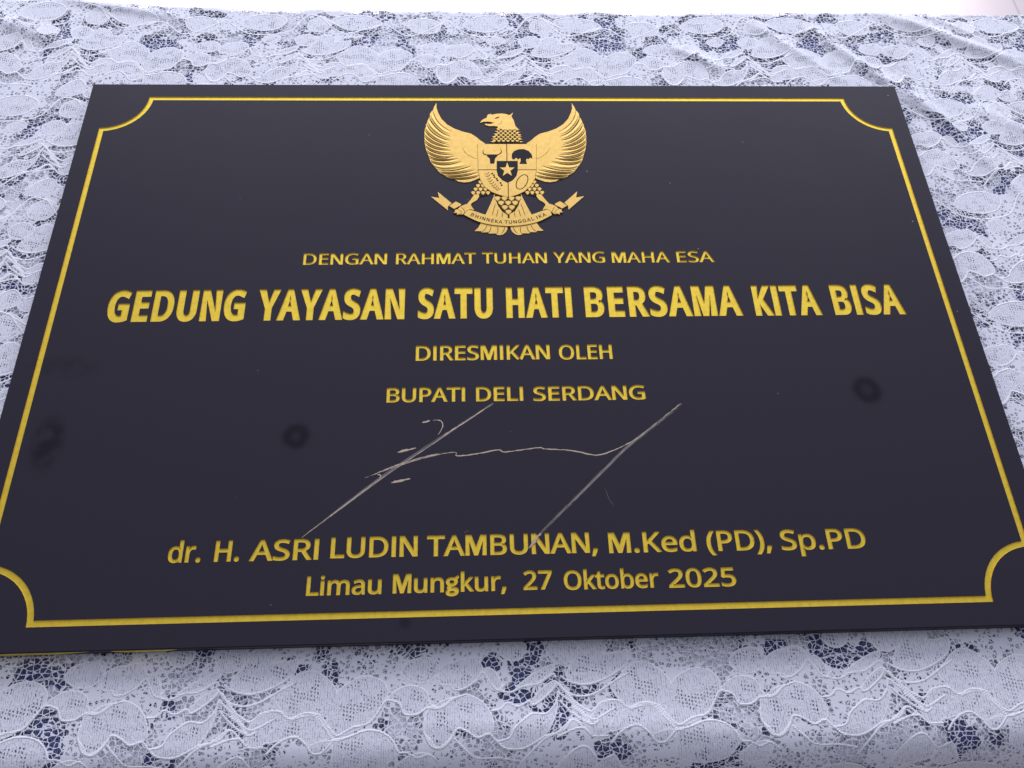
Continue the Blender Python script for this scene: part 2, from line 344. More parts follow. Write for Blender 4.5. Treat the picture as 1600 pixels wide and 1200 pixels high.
# ---------------------------------------------------------------- drawn data
# letter outlines, 1000 units to the height of a capital: (advance, outlines)
GLYPHS = {
 '(': (420, '56,384 64,520 87,651 128,776 165,856 210,930 262,1000 378,1000 307,890 252,772 230,710 212,646 189,517 181,385 184,299 195,214 224,87 252,5 287,-73 329,-149 377,-221 262,-221 210,-153 165,-80 128,-2 87,121 64,251'),
 ')': (420, '364,384 356,251 333,121 308,38 256,-80 211,-153 158,-221 43,-221 92,-149 133,-73 168,5 196,87 217,171 231,256 239,342 239,429 231,517 217,604 183,731 151,812 113,891 42,1000 158,1000 211,930 256,856 308,735 333,651 356,520'),
 ',': (375, '269,147 237,41 148,-181 57,-181 85,-67 127,162 259,162'),
 '.': (375, '101,76 105,112 117,139 148,162 173,169 214,166 249,148 265,127 275,76 265,25 249,3 226,-12 186,-20 148,-12 117,13 105,40'),
 '0': (801, '732,501 730,408 721,323 696,213 685,180 656,123 639,97 600,54 553,21 526,8 434,-13 356,-12 316,-4 245,25 186,74 139,141 104,225 91,273 74,380 70,564 80,679 102,779 116,822 155,897 207,954 238,976 311,1006 353,1013 442,1013 483,1006 554,976 614,928 661,862 680,822 696,779 719,679 727,624|192,501 199,353 212,273 232,208 246,180 278,137 319,107 343,98 399,91 455,98 479,107 520,136 553,179 587,272 600,353 607,448 607,554 594,691 587,729 566,794 538,845 501,881 479,894 428,909 370,909 343,903 319,894 278,865 261,845 232,794 212,729 195,604'),
 '2': (801, '728,0 67,0 67,102 457,501 510,571 535,617 552,664 561,714 560,772 544,826 530,848 492,882 443,902 415,907 357,908 280,893 212,860 144,814 78,896 146,946 203,976 267,999 336,1012 422,1013 488,1002 546,982 595,952 635,913 651,890 664,865 682,810 688,748 683,687 676,657 642,573 588,492 517,411 223,118 223,112 728,112'),
 '5': (801, '385,613 463,608 532,591 563,578 618,546 662,503 680,478 706,422 720,356 719,279 714,241 693,172 657,112 609,63 548,26 476,0 393,-12 287,-12 176,6 108,30 88,41 88,157 132,134 183,116 267,97 349,91 431,99 499,124 551,167 576,206 594,279 593,344 574,408 535,457 508,476 476,491 438,501 345,510 255,503 174,489 112,528 150,1000 651,1000 651,888 255,888 231,598 312,610'),
 '7': (801, '190,0 601,888 62,888 62,1000 732,1000 732,905 326,0'),
 'A': (895, '763,0 643,310 246,310 127,0 0,0 391,1004 504,1004 894,0|493,724 445,874 402,724 289,422 605,422'),
 'B': (910, '422,1000 557,991 663,965 705,945 740,919 767,887 786,849 797,804 800,729 787,666 770,630 746,599 715,572 678,551 611,531 611,524 682,506 725,487 762,463 805,412 824,368 834,315 833,249 820,185 793,130 753,84 703,47 641,21 569,5 529,1 136,0 136,1000|447,574 537,581 572,589 601,601 640,634 663,679 671,738 662,797 650,820 634,840 613,856 587,869 518,886 475,891 262,892 262,574|262,469 262,106 464,106 557,115 594,125 624,140 648,158 667,180 682,205 698,262 697,334 677,387 667,402 638,427 577,455 522,466'),
 'D': (1022, '937,510 927,384 915,328 875,228 848,185 816,146 780,112 740,83 696,57 648,37 539,9 415,0 136,0 136,1000 444,1000 558,991 660,964 706,944 748,919 821,858 851,821 898,734 927,630 935,572|804,506 797,604 776,688 741,756 692,811 663,833 596,866 516,886 473,891 262,892 262,108 475,112 544,124 605,144 658,172 702,208 739,252 767,304 788,363 800,431'),
 'E': (779, '695,0 136,0 136,1000 695,1000 695,889 262,889 262,577 669,577 669,468 262,468 262,111 695,111'),
 'G': (1020, '570,528 916,528 916,38 818,11 718,-6 564,-14 504,-12 448,-4 396,8 303,48 262,75 193,142 141,226 105,325 88,438 85,500 88,561 95,619 108,673 147,772 174,816 240,891 280,923 372,973 480,1004 540,1011 669,1012 732,1004 849,976 902,955 854,846 735,887 625,903 507,896 466,886 392,854 330,809 281,749 246,677 224,594 217,500 219,453 223,409 242,327 256,289 293,222 345,168 412,128 495,103 542,97 666,98 790,119 790,416 570,416'),
 'H': (1038, '901,0 775,0 775,466 262,466 262,0 136,0 136,1000 262,1000 262,577 775,577 775,1000 901,1000'),
 'I': (475, '417,0 56,0 56,73 174,99 174,899 56,927 56,1000 417,1000 417,927 300,899 300,99 417,73'),
 'K': (867, '867,0 718,0 364,478 262,388 262,0 136,0 136,1000 262,1000 262,507 704,1000 852,1000 455,564'),
 'L': (734, '136,0 136,1000 262,1000 262,112 699,112 699,0'),
 'M': (1270, '577,0 248,877 242,877 251,711 252,0 136,0 136,1000 322,1000 630,181 636,181 950,1000 1134,1000 1134,0 1010,0 1011,712 1020,875 1014,875 681,0'),
 'N': (1064, '929,0 782,0 246,831 241,831 252,559 252,0 136,0 136,1000 282,1000 815,172 821,172 811,436 811,1000 929,1000'),
 'O': (1094, '1008,501 998,370 990,329 966,254 951,219 914,156 867,101 781,38 712,9 592,-13 502,-13 418,-1 343,23 310,39 278,58 223,102 177,156 126,254 103,330 90,413 85,503 87,563 104,674 136,772 158,816 185,856 250,923 289,951 380,992 488,1013 607,1013 661,1005 758,975 801,952 840,924 906,857 933,817 975,725 1000,619|218,501 224,406 241,322 269,250 309,190 362,144 427,113 464,103 548,95 632,103 703,127 761,166 806,218 840,284 863,363 874,452 872,574 863,640 847,699 825,751 797,798 762,836 720,866 670,888 613,900 549,905 465,897 393,874 362,856 309,811 288,783 254,718 231,640'),
 'P': (847, '401,1000 475,997 540,988 598,972 646,951 686,923 719,890 744,851 762,808 772,759 775,681 763,610 735,544 707,504 647,453 595,426 534,406 461,394 262,389 262,0 136,0 136,1000|389,892 262,892 262,497 434,500 521,518 585,551 615,583 635,623 646,700 643,737 636,770 606,824 584,845 557,862 523,875 484,885'),
 'R': (871, '412,1000 545,989 583,980 648,955 699,919 737,874 751,847 770,787 776,716 771,656 757,605 734,562 689,511 634,475 576,448 850,0 703,0 461,413 262,413 262,0 136,0 136,1000|405,891 262,891 262,520 458,522 499,527 534,537 590,568 610,589 637,642 646,710 642,758 629,798 608,830 579,855 541,873 466,888'),
 'S': (769, '703,268 696,200 687,170 660,116 619,70 566,34 536,20 467,-2 429,-9 324,-14 181,0 129,12 71,34 71,154 168,121 258,102 352,95 432,102 495,123 528,144 561,186 576,237 574,293 564,325 546,352 520,378 437,425 293,482 229,513 162,562 125,605 94,674 85,736 86,790 99,847 110,872 125,896 162,937 210,970 237,983 299,1003 367,1013 467,1012 527,1004 608,985 679,958 640,850 575,875 478,898 376,903 332,897 280,877 242,847 219,806 211,758 219,703 232,674 254,648 283,624 345,591 526,516 579,487 642,437 672,398 692,352'),
 'T': (779, '452,0 326,0 326,889 14,889 14,1000 763,1000 763,889 452,889'),
 'U': (1024, '896,353 890,273 869,200 854,166 814,105 759,55 726,34 650,3 558,-12 507,-14 436,-10 372,2 315,23 266,51 223,88 188,131 161,179 142,233 130,292 126,356 126,1000 252,1000 255,305 276,225 317,162 346,138 380,119 419,106 514,95 581,101 638,116 683,142 719,177 745,219 762,268 771,323 772,1000 896,1000'),
 'Y': (793, '396,508 657,1000 793,1000 459,388 459,0 333,0 333,382 0,1000 137,1000'),
 'a': (786, '403,763 502,754 542,742 577,725 606,703 630,676 649,643 662,605 670,561 672,511 672,0 583,0 559,106 553,106 514,62 458,19 426,4 390,-6 326,-14 249,-10 202,1 159,20 108,64 84,104 69,152 66,179 68,251 79,290 96,325 121,355 153,382 192,404 238,422 293,435 355,444 552,452 550,532 537,589 526,611 511,627 473,651 450,658 396,664 328,658 243,632 185,606 147,699 212,728 290,751 374,763|440,363 342,353 303,344 271,332 226,301 201,259 192,207 198,162 206,144 230,115 284,90 329,85 366,88 432,104 461,119 510,161 528,189 548,258 550,367'),
 'b': (861, '242,805 235,651 242,651 272,687 309,718 354,743 381,752 441,762 529,759 578,748 623,728 663,701 700,666 730,623 754,573 771,515 781,449 784,375 778,279 760,196 746,160 710,97 664,49 608,14 545,-7 511,-12 475,-14 409,-9 331,18 272,61 242,95 232,95 207,0 119,0 119,1064 242,1064|454,661 395,656 348,642 310,618 295,602 271,562 255,512 245,451 242,374 244,321 259,231 271,194 288,162 309,135 337,115 370,100 410,91 457,88 495,91 529,100 559,115 585,136 607,162 639,232 655,323 657,377 649,479 639,521 607,590 585,615 559,635 528,650'),
 'd': (861, '385,-14 331,-10 282,2 237,21 197,48 161,83 131,126 107,177 90,235 80,300 77,374 80,447 91,513 108,572 131,623 162,666 198,702 238,729 283,749 333,761 387,765 431,762 506,744 551,720 589,689 619,654 627,654 619,765 619,1064 742,1064 742,0 643,0 625,101 619,101 577,53 521,15 470,-4 430,-12|405,88 489,99 522,112 550,130 572,153 590,182 613,255 619,300 620,373 619,426 604,517 574,588 553,615 525,635 491,650 450,659 403,662 366,659 332,650 302,634 276,612 254,583 236,550 212,469 204,371 212,273 222,231 254,162 276,136 302,115 332,100 366,91'),
 'e': (790, '409,765 482,758 546,738 601,705 647,660 681,604 705,539 717,466 718,352 204,352 216,259 229,221 247,187 270,158 327,115 362,102 444,91 524,96 593,110 685,143 685,35 594,3 497,-12 397,-12 319,2 250,29 190,71 142,126 106,195 93,234 84,276 77,370 84,463 103,545 136,615 180,672 235,717 298,748 370,763|408,664 343,655 290,628 268,607 234,555 222,523 207,450 590,450 583,521 577,542 561,580 539,611 511,637 475,654'),
 'g': (861, '385,765 469,755 519,737 564,710 620,651 627,651 644,751 742,751 742,-13 741,-54 729,-128 719,-161 690,-219 649,-265 595,-300 564,-313 529,-323 450,-335 374,-336 285,-329 205,-313 136,-289 136,-175 233,-212 289,-224 381,-233 450,-232 484,-225 541,-198 585,-153 612,-94 618,-60 625,99 619,99 585,58 544,26 472,-4 387,-14 331,-10 280,2 235,23 194,51 159,88 129,132 107,183 90,240 80,304 77,374 80,443 90,506 107,563 129,614 159,659 194,697 234,727 280,748 330,760|402,661 355,656 313,640 278,613 249,576 219,503 208,442 204,373 213,272 223,230 237,192 256,160 278,134 304,113 334,99 367,90 427,87 486,96 533,116 559,136 589,176 604,209 617,270 621,413 614,483 599,539 562,603 527,632 506,642 458,656'),
 'i': (361, '242,751 242,0 119,0 119,751|182,1032 213,1025 240,1005 250,983 254,954 246,914 232,895 213,882 182,875 159,878 130,895 117,914 109,954 117,995 130,1013 159,1029'),
 'k': (748, '241,508 235,387 241,387 331,497 570,751 714,751 410,430 735,0 587,0 326,350 241,276 241,0 119,0 119,1064 241,1064'),
 'm': (1310, '943,765 1034,754 1072,741 1105,723 1133,700 1156,670 1173,635 1194,544 1196,489 1196,0 1074,0 1074,483 1068,547 1050,597 1021,632 978,654 922,661 880,659 844,651 787,621 765,598 735,538 720,460 718,415 718,0 597,0 597,483 591,547 572,597 542,633 499,654 443,661 387,656 342,641 307,616 270,561 254,513 243,424 242,0 119,0 119,751 218,751 237,648 244,648 264,678 302,714 362,747 430,763 465,765 530,760 586,745 632,720 668,685 695,639 702,639 736,685 757,704 805,734 858,754'),
 'n': (866, '480,765 577,754 618,741 653,723 683,700 708,670 727,635 741,592 752,489 752,0 630,0 630,480 624,546 604,596 572,632 524,654 462,661 375,650 340,636 312,616 290,591 273,561 259,525 244,440 242,0 119,0 119,751 218,751 237,648 244,648 266,678 292,703 353,740 406,757'),
 'o': (847, '772,377 768,305 747,211 710,132 677,88 638,52 567,12 512,-5 422,-14 337,-5 284,12 215,52 175,88 141,132 103,211 86,272 77,377 79,425 92,512 119,588 158,650 210,699 272,736 344,757 426,765 504,757 574,736 635,699 687,650 728,588 756,512 765,470|204,377 213,279 238,199 250,176 281,138 320,111 343,101 424,88 506,101 549,123 568,138 599,176 621,223 636,279 643,342 643,412 629,503 610,553 583,595 548,627 505,649 453,660 380,658 341,649 308,634 280,613 256,585 223,516 213,474'),
 'p': (861, '476,765 529,761 578,749 623,730 664,703 700,668 730,625 754,575 771,517 781,451 783,327 778,281 760,198 729,128 688,72 664,49 609,14 546,-7 452,-13 373,1 309,32 272,62 242,95 234,95 242,-28 242,-336 119,-336 119,751 220,751 237,648 242,648 272,685 323,727 390,755|454,661 398,656 352,643 314,620 286,588 265,546 251,495 242,377 245,307 255,247 271,195 295,154 328,122 371,100 457,88 508,94 551,112 586,142 601,161 626,204 643,256 653,314 657,378 649,473 639,514 607,584 585,612 559,633 528,649 493,658'),
 'r': (578, '469,765 557,756 542,643 461,653 427,650 394,641 363,627 334,607 286,555 260,504 243,423 242,0 119,0 119,751 220,751 234,613 239,613 284,676 341,726 392,752'),
 't': (506, '370,87 427,92 475,102 475,8 433,-5 390,-12 303,-11 240,6 203,27 160,77 140,124 129,218 129,655 22,655 22,714 130,763 179,923 252,923 252,751 469,751 469,655 252,655 252,221 257,172 273,134 299,108 331,92'),
 'u': (866, '746,751 746,0 646,0 627,99 622,99 588,57 545,25 495,3 441,-10 349,-13 287,-4 233,15 189,43 155,81 130,129 112,222 111,751 235,751 235,268 242,203 261,153 294,117 341,95 402,88 463,93 514,108 553,134 594,189 616,265 622,326 623,751'),
}

# emblem, scratched signature (plaque millimetres) and one repeat of the lace (millimetres)
ART = {
 'wing': '-49.23,181.33 -49.18,176.58 -48.04,171.86 -45.39,165.43 -41.47,160.21 -36.29,156.18 -30.27,153.32 -24.27,151.32 -20.45,148.19 -17.49,144.79 -13.91,141.8 -16.28,140.29 -17.27,130.82 -17.42,120.95 -13.06,113.37 -16.85,110.96 -18.53,110.16 -21.87,108.31 -25.21,106.72 -29.35,106.15 -33.49,107.01 -35.97,108.88 -38.46,109.43 -41.78,111.04 -43.04,112.65 -45.54,114.1 -47.64,116.69 -49.76,119.94 -50.49,121.02 -52.83,124.73 -54.02,128.34 -54.6,130.88 -55.61,133.64 -56.51,136.97 -56.84,139.2 -57.55,143.4 -57.46,145.93 -57.88,148.2 -57.59,151.03 -57.84,153.31 -57.45,155.6 -56.72,157.9 -56.88,159.91 -56.13,161.07 -55.53,164.25 -54.57,166.87 -54.07,167.75 -54.02,170.67 -53.05,172.44 -51.85,174.09 -51.15,177.16',
 'feather': ['-51.76,173.6 -50.61,168.3 -47.52,161.9 -43.17,156.8 -37.57,153', '-54.28,167.2 -52.7,162.5 -49.19,156.8 -44.43,151.6 -38.64,148.5', '-56.11,160.2 -53.45,154.5 -48.68,149.3 -43.11,145.9 -38.84,145.1', '-57.53,155 -55.11,150.5 -50.78,145.9 -45.64,142.6 -40.19,140.6', '-57.72,148.8 -54.59,144.8 -49.87,141.2 -44.34,139.2 -38.83,138.5', '-57.33,143.4 -54.1,139.8 -49.41,137 -43.9,135.8 -38.61,135.6', '-56.7,138.6 -53.19,135.3 -48.52,132.8 -43.03,131.7 -36.91,131.7', '-55.61,133.6 -51.86,130.6 -47.21,128.7 -42.17,128.4 -36.28,130.3', '-54.14,128.4 -49.71,126.5 -44.67,125.9 -39.22,126.5 -33.54,128.1', '-52.63,124.8 -48.42,122.7 -43.39,122.1 -37.95,122.9 -31.24,125.3', '-48.7,118.3 -42.64,116.7 -35.97,117.2 -29.29,119.1 -24.67,121', '-45.54,114.3 -40.55,113.7 -34.31,114.2 -27.64,115.6 -21.35,117.7', '-41.78,111 -36.8,111 -30.16,111.8 -24.32,113.4 -19.7,115.5', '-38.05,109.4 -32.66,108.9 -26.85,109.4 -21.84,111 -18.91,112.8'],
 'curl': '-30.55,138.34 -28.67,133.6 -25.31,130.28 -21.95,128.07 -19.85,127.96',
 'head': '-17.86,161.5 -15.07,162.55 -11.16,162.67 -7.28,161.69 -9.91,160.41 -14.45,160.7 -13.82,159.37 -11.25,158.38 -7.78,158.5 -4.76,157.93 -5.23,156.49 0.78,154.76 7.27,155.05 9.98,155.8 8.04,158.51 7.48,161.41 6.93,164.32 5.91,166.66 5.53,168.42 6.38,170.18 6.3,171.95 5.37,170.18 3.81,169.29 1.22,170.29 -1.83,170.76 -5.77,170.46 -9.07,169.45 -9.48,170.74 -10.59,169.68 -11.24,170.27 -12.36,168.68 -12.61,166.75 -15.91,164.59',
 'eye': '-7.18,165.94 -4.98,167.23 -3,167.7 -4.13,166.35 -5.89,165.47',
 'cheek': '-5.15,159.83 -2.97,160.53 -1.61,162.56 -2.44,164.02',
 'neck': '-4.57,157.06 9.47,155.92 11.99,142.4 -9.63,142.42',
 'shield': '-19.74,141.17 22.42,141.14 21.32,117.21 20.07,109.36 17.11,103.09 12.45,98.01 7.03,94.89 0.78,92.9 -5.34,94.94 -10.58,97.54 -15.79,102.64 -18.53,109.48 -19.59,117.31',
 'shield_lines': ['1.02,140.9 1.06,132.8 0.84,125.1', '1.16,105.8 0.87,93.02', '-19.86,117.3 -6.58,117.3', '8.26,117.2 21.23,117.2'],
 'inner': '-6.39,125.34 8.54,125.31 8.22,116.31 7.16,111.7 4.35,107.69 0.71,105.53 -2.79,107.71 -5.82,111.73 -6.6,116.35',
 'star': '1.07,123.9 2.26,119.26 6.25,119.13 2.98,116.17 3.97,111.51 0.79,114.28 -2.55,111.53 -1.29,116.18 -4.37,119.16 -0.39,119.27',
 'bull': '-13.7,131.37 -5.16,131.36 -6.12,129.23 -7.43,127.46 -8.08,122.76 -10.96,122.77 -11.32,127.46 -12.83,129.24',
 'horns': '-15.06,136.61 -15.92,133.98 -15.32,131.84 -13.07,130.77 -9.44,130.65 -5.35,131.12 -3.22,132.78 -2.81,134.56 -3.66,136.96',
 'tree': '4.79,126.85 4.32,129.21 4.68,132.17 6.31,134.55 9.38,136.1 13.04,136.34 16.63,134.54 18.59,131.32 18.97,127.41 17.28,128.24 16.13,126.83 14.88,127.42 14.35,125.41 15.04,122.48 9.53,122.49 10.63,125.42 10.45,128.02 8.86,126.6 7.46,128.26 6.14,126.61',
 'chain': '13.99,112.32 14.53,111.65 14.89,110.71 15.04,109.55 14.97,108.23 14.7,106.82 14.24,105.38 13.6,103.99 12.83,102.72 11.95,101.64 11.03,100.78 10.09,100.2 9.19,99.93 8.37,99.98 7.67,100.34 7.13,100.99 6.77,101.92 6.62,103.06 6.67,104.37 6.93,105.78 7.39,107.21 8.02,108.61 8.79,109.89 9.67,110.99 10.6,111.86 11.55,112.45 12.46,112.73 13.29,112.69 13.99,112.32',
 'cotton': '-9.53,113.82 -8.08,110.59 -5.91,107.72 -3.17,103.5',
 'rice': '-13.82,114.06 -11.7,107.74 -8.71,102.05 -5.42,98.65',
 'thigh': '-17.5,109.36 -21.07,105.91 -21.94,102.21 -23.32,96.44 -19.35,95.37 -18.55,93.7 -13.8,95.09 -10.26,97.17 -10.01,99.53 -14.46,104.83',
 'shin': '-22.42,95.91 -19.34,95.64 -18.96,93.91 -20.64,90.7 -24.14,88.13 -25.39,85.57 -28.44,86.09 -28.03,86.86 -25.34,90.72',
 'foot': '-36.98,79.5 -35.77,80.76 -35.97,82.29 -33.94,82.79 -31.9,85.34 -28.23,87.12 -24.97,86.33 -23.37,83.5 -22.5,81.56 -25.42,82.39 -27.66,81.23 -29.49,78.95 -31.12,77.94 -32.53,78.46 -34.55,77.71 -34.35,79.48',
 'band': '-29.9,78.09 -28.27,80.47 -26.23,82.09 -22.59,81.05 -15.32,78.01 -7.26,75.68 -0.19,74.88 -0.39,68.1 -9.44,69 -18.26,71.31 -24.27,74.37',
 'tailrib': '-52.33,93.95 -46.6,92.89 -47.67,98.21 -37.93,88.2 -40.44,85.38 -40.51,81.96',
 'knot': '-39.83,85.53 -35.15,89.47 -31.29,87.14 -31.9,85.85 -36.37,82.96',
 'tail': '-8.85,95.85 -9.3,93.77 -12.34,85.5 -15.33,77.86 -18.26,71.31 -20.33,67.33 -22.85,64.46 -18.16,64.33 -18.18,63.24 -13.57,63.41 -13.19,62.22 -8.58,62.43 -7.8,61.29 -5.61,60.93 -3.59,61.51 -1.53,63.47 -0.33,66.2 0.55,95.81',
 'tail_lines': ['-8,88.06 -9.34,82.92 -10.68,77.07', '-6.28,82.91 -6.96,79.84 -7.66,76.29', '-3.49,80.34 -3.82,75.76', '-14.26,69.79 -15.32,66.3 -18.18,63.34', '-11.45,69.02 -11.92,65.78 -13.51,62.42', '-7.23,68.49 -6.92,64.75 -8.08,61.54', '-2.41,68.11 -2.89,65.22 -4.78,62.26', '-0.27,68.2 -0.33,66.2'],
 'belly': '-8.65,95.59 -7.92,91.16 -6.41,85.99 -3.88,81.1 0.01,77.77 0.5,94.25',
 'sig_band': ['-119.9,-143 -78.83,-109.7 -44.51,-85.06 -25.84,-71.81 -13.1,-63', '5.39,-151.8 11.63,-143.3 30.52,-125.3 46.85,-109.8 63.74,-93.73 80.84,-80.52 101.1,-65.22'],
 'sig_line': ['-119.9,-143 -100.1,-127.2 -78.83,-109.7', '-46.05,-85.87 -25.85,-72.33 -13.1,-63', '-87.09,-109 -70.08,-102.7 -50.51,-96.53 -36.02,-94.34 -34.49,-96.51 -23,-95.41 -10.66,-93.17 -6.08,-94.58 12.53,-92.27 17.13,-93.19 32.56,-94.47 46.29,-97.55 55.81,-95.24 70.58,-87.98 86.09,-76.32 101.1,-65.22', '-86.35,-108.7 -68.61,-101.4 -50.52,-96.04 -36.78,-94', '-68.86,-93.73 -63.56,-92.35 -58.24,-91.13', '-72,-112.2 -66.81,-111 -61.14,-109.9', '-55.17,-75.07 -50.52,-73.96', '-48.97,-73.82 -44.92,-73.71 -43.03,-76.31 -43.78,-80.03 -45.76,-83.02', '-80.15,-107 -78.02,-107.6 -78.84,-109.5', '84.36,-77.49 94.9,-69.51 100.6,-64.86'],
 'sig_hair': ['50.03,-117.5 51.73,-124.2 54.37,-128.5', '-30.89,-142.3 -27.96,-140.9'],
 'motif': ['-168.2,4.93 -166.1,0.63 -158.6,-0.89 -151.5,0.21 -143.7,3.3 -136.8,7.94 -134.6,11.82 -134.6,16.19 -139.1,15.12 -148.9,14.59 -159.6,15.29 -163.7,11.45', '-145.2,-2.28 -140.3,2.59 -135.1,7.51 -128.7,10.08 -122,8.32 -116,3.45 -113.2,-1.28 -114,-8.14 -117.3,-12.58 -121.4,-11.71 -128.7,-10.36 -135.7,-12.78 -140.8,-9.25', '-112.8,-1.14 -107.7,3.22 -100.5,6.14 -93.05,5.15 -87.95,1.1 -87.73,-5.09 -91.55,-11.08 -96.17,-16.21 -104,-20.43 -111.9,-21.67 -117.5,-15.57 -115.9,-8.84', '-87.31,-5.26 -82.15,-0.62 -76.45,1.16 -69.83,-0.2 -66.32,-4.17 -67.06,-9.9 -72.05,-12.94 -78.54,-12.59 -81.53,-7.57', '-157.9,-19.54 -155.4,-15.18 -150.3,-10.85 -142.5,-9.2 -136.5,-12.91 -141.9,-15.21 -146.2,-19.9 -147.7,-24.25 -153.4,-26.26 -156.9,-24.33', '-147.3,-24.26 -146.2,-19.9 -141.9,-14.84 -131.7,-12.53 -124.6,-11.99 -120.2,-16.23 -113.8,-21.98 -119.7,-24.01 -126.7,-25.62 -132.6,-21.41 -140.3,-23.01', '-126.2,-26.73 -119.6,-24.38 -113.7,-24.19 -115.4,-28.51 -122.3,-30.25', '-113.3,-23.83 -106.2,-22.58 -97.6,-19.89 -89.55,-20.87 -83.81,-24.73 -80.85,-29.94 -85.02,-35.59 -90.37,-39.7 -102.8,-41.43 -114,-37.54 -113.7,-30.38', '-67.83,-23.01 -63.75,-28.65 -57.36,-27.74 -52.55,-21.99 -54.16,-14.45 -47.59,-5.48 -57.45,-5.97 -64.77,-10.34 -68.35,-15.53', '-67.95,-15.55 -66.4,-10.3 -59.88,-10.11 -55.81,-7.17 -50.06,-4.49 -45.12,-4.4 -38.58,-8.05 -34.59,-13.51 -33.09,-19.59 -35.2,-23.11 -41.28,-24.7 -46.9,-21.56 -51.74,-20.37 -54.16,-24.9 -58.16,-28.82 -62.15,-29.06 -64.59,-25.32 -68.66,-21.5', '-30.83,-26.35 -25.14,-25.04 -21.72,-19.93 -16.69,-16.31 -12.49,-14.01 -6.76,-14.49 -0.75,-9.92 0.63,-7.65 -0.6,-14.52 -5.6,-23.4 -12.32,-28.02 -18.88,-30.54 -27.7,-29.75', '-28.38,19.35 -27.67,14.46 -22.26,12.14 -17.13,14.18 -14.78,19.8 -20.21,22.41', '-3.77,18.69 -3.13,14.6 -0.4,10.49 6.32,9.75 12.55,14.17 12.53,19.89 4.62,23.39', '13.75,19.03 13.4,14.15 18.27,11.03 24.38,13.04 28.2,17.82 20.84,22.13', '-77.56,12.63 -67.59,15.16 -62.53,12.21 -60.83,7.39 -64.94,3.57 -69.05,1.96 -75.67,3.09 -80.73,7.16', '-60.67,8.97 -55.85,12.03 -49.14,13.44 -42.42,14.06 -38.31,8.35 -42.14,2.92 -49.22,-1.41 -54.17,0.52 -60.37,1.09 -61.64,5.05', '-37.49,7.53 -33.29,8.21 -28.88,0.98 -30.62,-2.25 -34.74,-1.36', '-21.05,-1.2 -12.45,5.24 -2.13,9.74 -0.14,7.68 -5.87,2.69 -12.66,0.52', '-14.36,-9.91 -9.52,-3.48 -0.9,1.76 -0.27,-1.79 -6.36,-6.68 -10.64,-9.63', '-63.7,-33.37 -68.35,-40.4 -77.74,-42.23 -82.56,-38.53 -76.41,-32.98 -69.3,-31.03', '1.61,-38.3 10.16,-30.92 14.64,-30.69 19.41,-36.68 17.28,-43.11 5.87,-46.31 -1.97,-44.64', '18.08,-43.13 23.43,-36.81 28.43,-35.14 31.21,-39.95 32.25,-45.72 23.29,-47.57'],
 'cord': ['-171.3,3.86 -166,0.47 -158.6,-0.97 -151.5,0.13 -143.7,3.3 -136.7,7.79', '-171.6,-0.37 -166.7,-7.36 -157.1,-14.01 -150.4,-10.1 -142.5,-9.05 -136.5,-12.91 -128.7,-10.51 -121.3,-11.93 -117,-17.08 -112.7,-21.65 -109.5,-21.01 -104.1,-18.21 -96.15,-16.58 -91.55,-11.08 -87.7,-5.86 -81.12,-7.58 -78.54,-12.59 -72.05,-13.01 -66.81,-9.9 -61.51,-10.44 -54.17,-6.06 -47.58,-3.94', '-169.6,-3.48 -164,-9.69 -156.3,-14.56', '-135.6,-13.91 -128.6,-11.49 -122.9,-12.41 -117.7,-18.54 -113.3,-23.83 -107,-22.92 -97.6,-19.89 -89.55,-20.87 -83.81,-24.73 -80.84,-30.31 -76.46,-30.8 -70.84,-33.51 -65.31,-31.87 -60.51,-35.64', '-146.8,-29.35 -141.8,-24.43 -133.3,-21.39 -127.5,-25.23 -124,-29.7 -119.3,-29.48 -114.1,-24.55', '-174.6,-25.6 -165.6,-22.24 -160.1,-22.41 -155.7,-26.18 -148.7,-26.04', '-68.26,-21.51 -63.75,-28.65 -58.16,-27.72 -52.55,-21.99', '-166.2,-11.5 -160.9,-15.76 -157.2,-20.3', '-34.56,-11.99 -29.62,-11.38 -26.25,-8.41 -20.56,-10.49 -14.69,-7.98 -12.31,-9.97 -5.49,-5.93 -0.2,-0.62 0.31,0.93 4.6,-3.89 12.74,-6.61 21.19,-5.14 30.86,0.07 37.96,3.83', '-67.95,-15.55 -68.26,-21.51 -64.59,-25.32 -61.75,-29.22 -58.16,-28.82 -54.16,-24.9 -51.33,-20.16 -46.09,-21.81 -41.28,-24.7 -35.6,-22.87 -31.64,-26.32 -26.9,-29.92 -18.88,-30.54 -12.32,-28.02 -6.49,-24.87 -0.72,-23.55 7,-17.77', '-30.83,-26.35 -25.14,-25.19 -21.72,-19.93 -13.31,-13.99 -5.94,-14.36 -0.72,-9.54 0.86,-3.78', '0.86,-3.78 7.56,-9.4 16.11,-16.91 20.15,-17.79 29.65,-13.11', '1.82,-8.46 7.25,-13.98 16.66,-20.33 20.88,-18.94', '-20.84,-39.75 -15.81,-34.13 -9.07,-27.75 -4.89,-25.29 3.44,-22.18 7.82,-17.8 12.52,-20.95 16.31,-24.81', '-1.76,-41.07 3.4,-35.46 10.16,-30.92 15.01,-31.07 19.41,-36.68 23.4,-37.17 28.43,-35.14', '-27.66,0.16 -29.38,-2.13 -24.45,-3.44 -17.72,-0.91 -9.33,0.42 -1.56,4.94 0.03,3.31', '-55,0.55 -53.34,-1.45 -48.39,-1.2 -41.72,2.91 -38.33,6.76 -32.67,-1.26 -27.75,-2.96', '-66.45,-6.47 -64.79,-8.82 -59.88,-10.11 -55.8,-7.55', '-52.55,-24.95 -47.76,-29.5 -41.41,-34.07 -30.24,-34.41 -20.7,-36.16'],
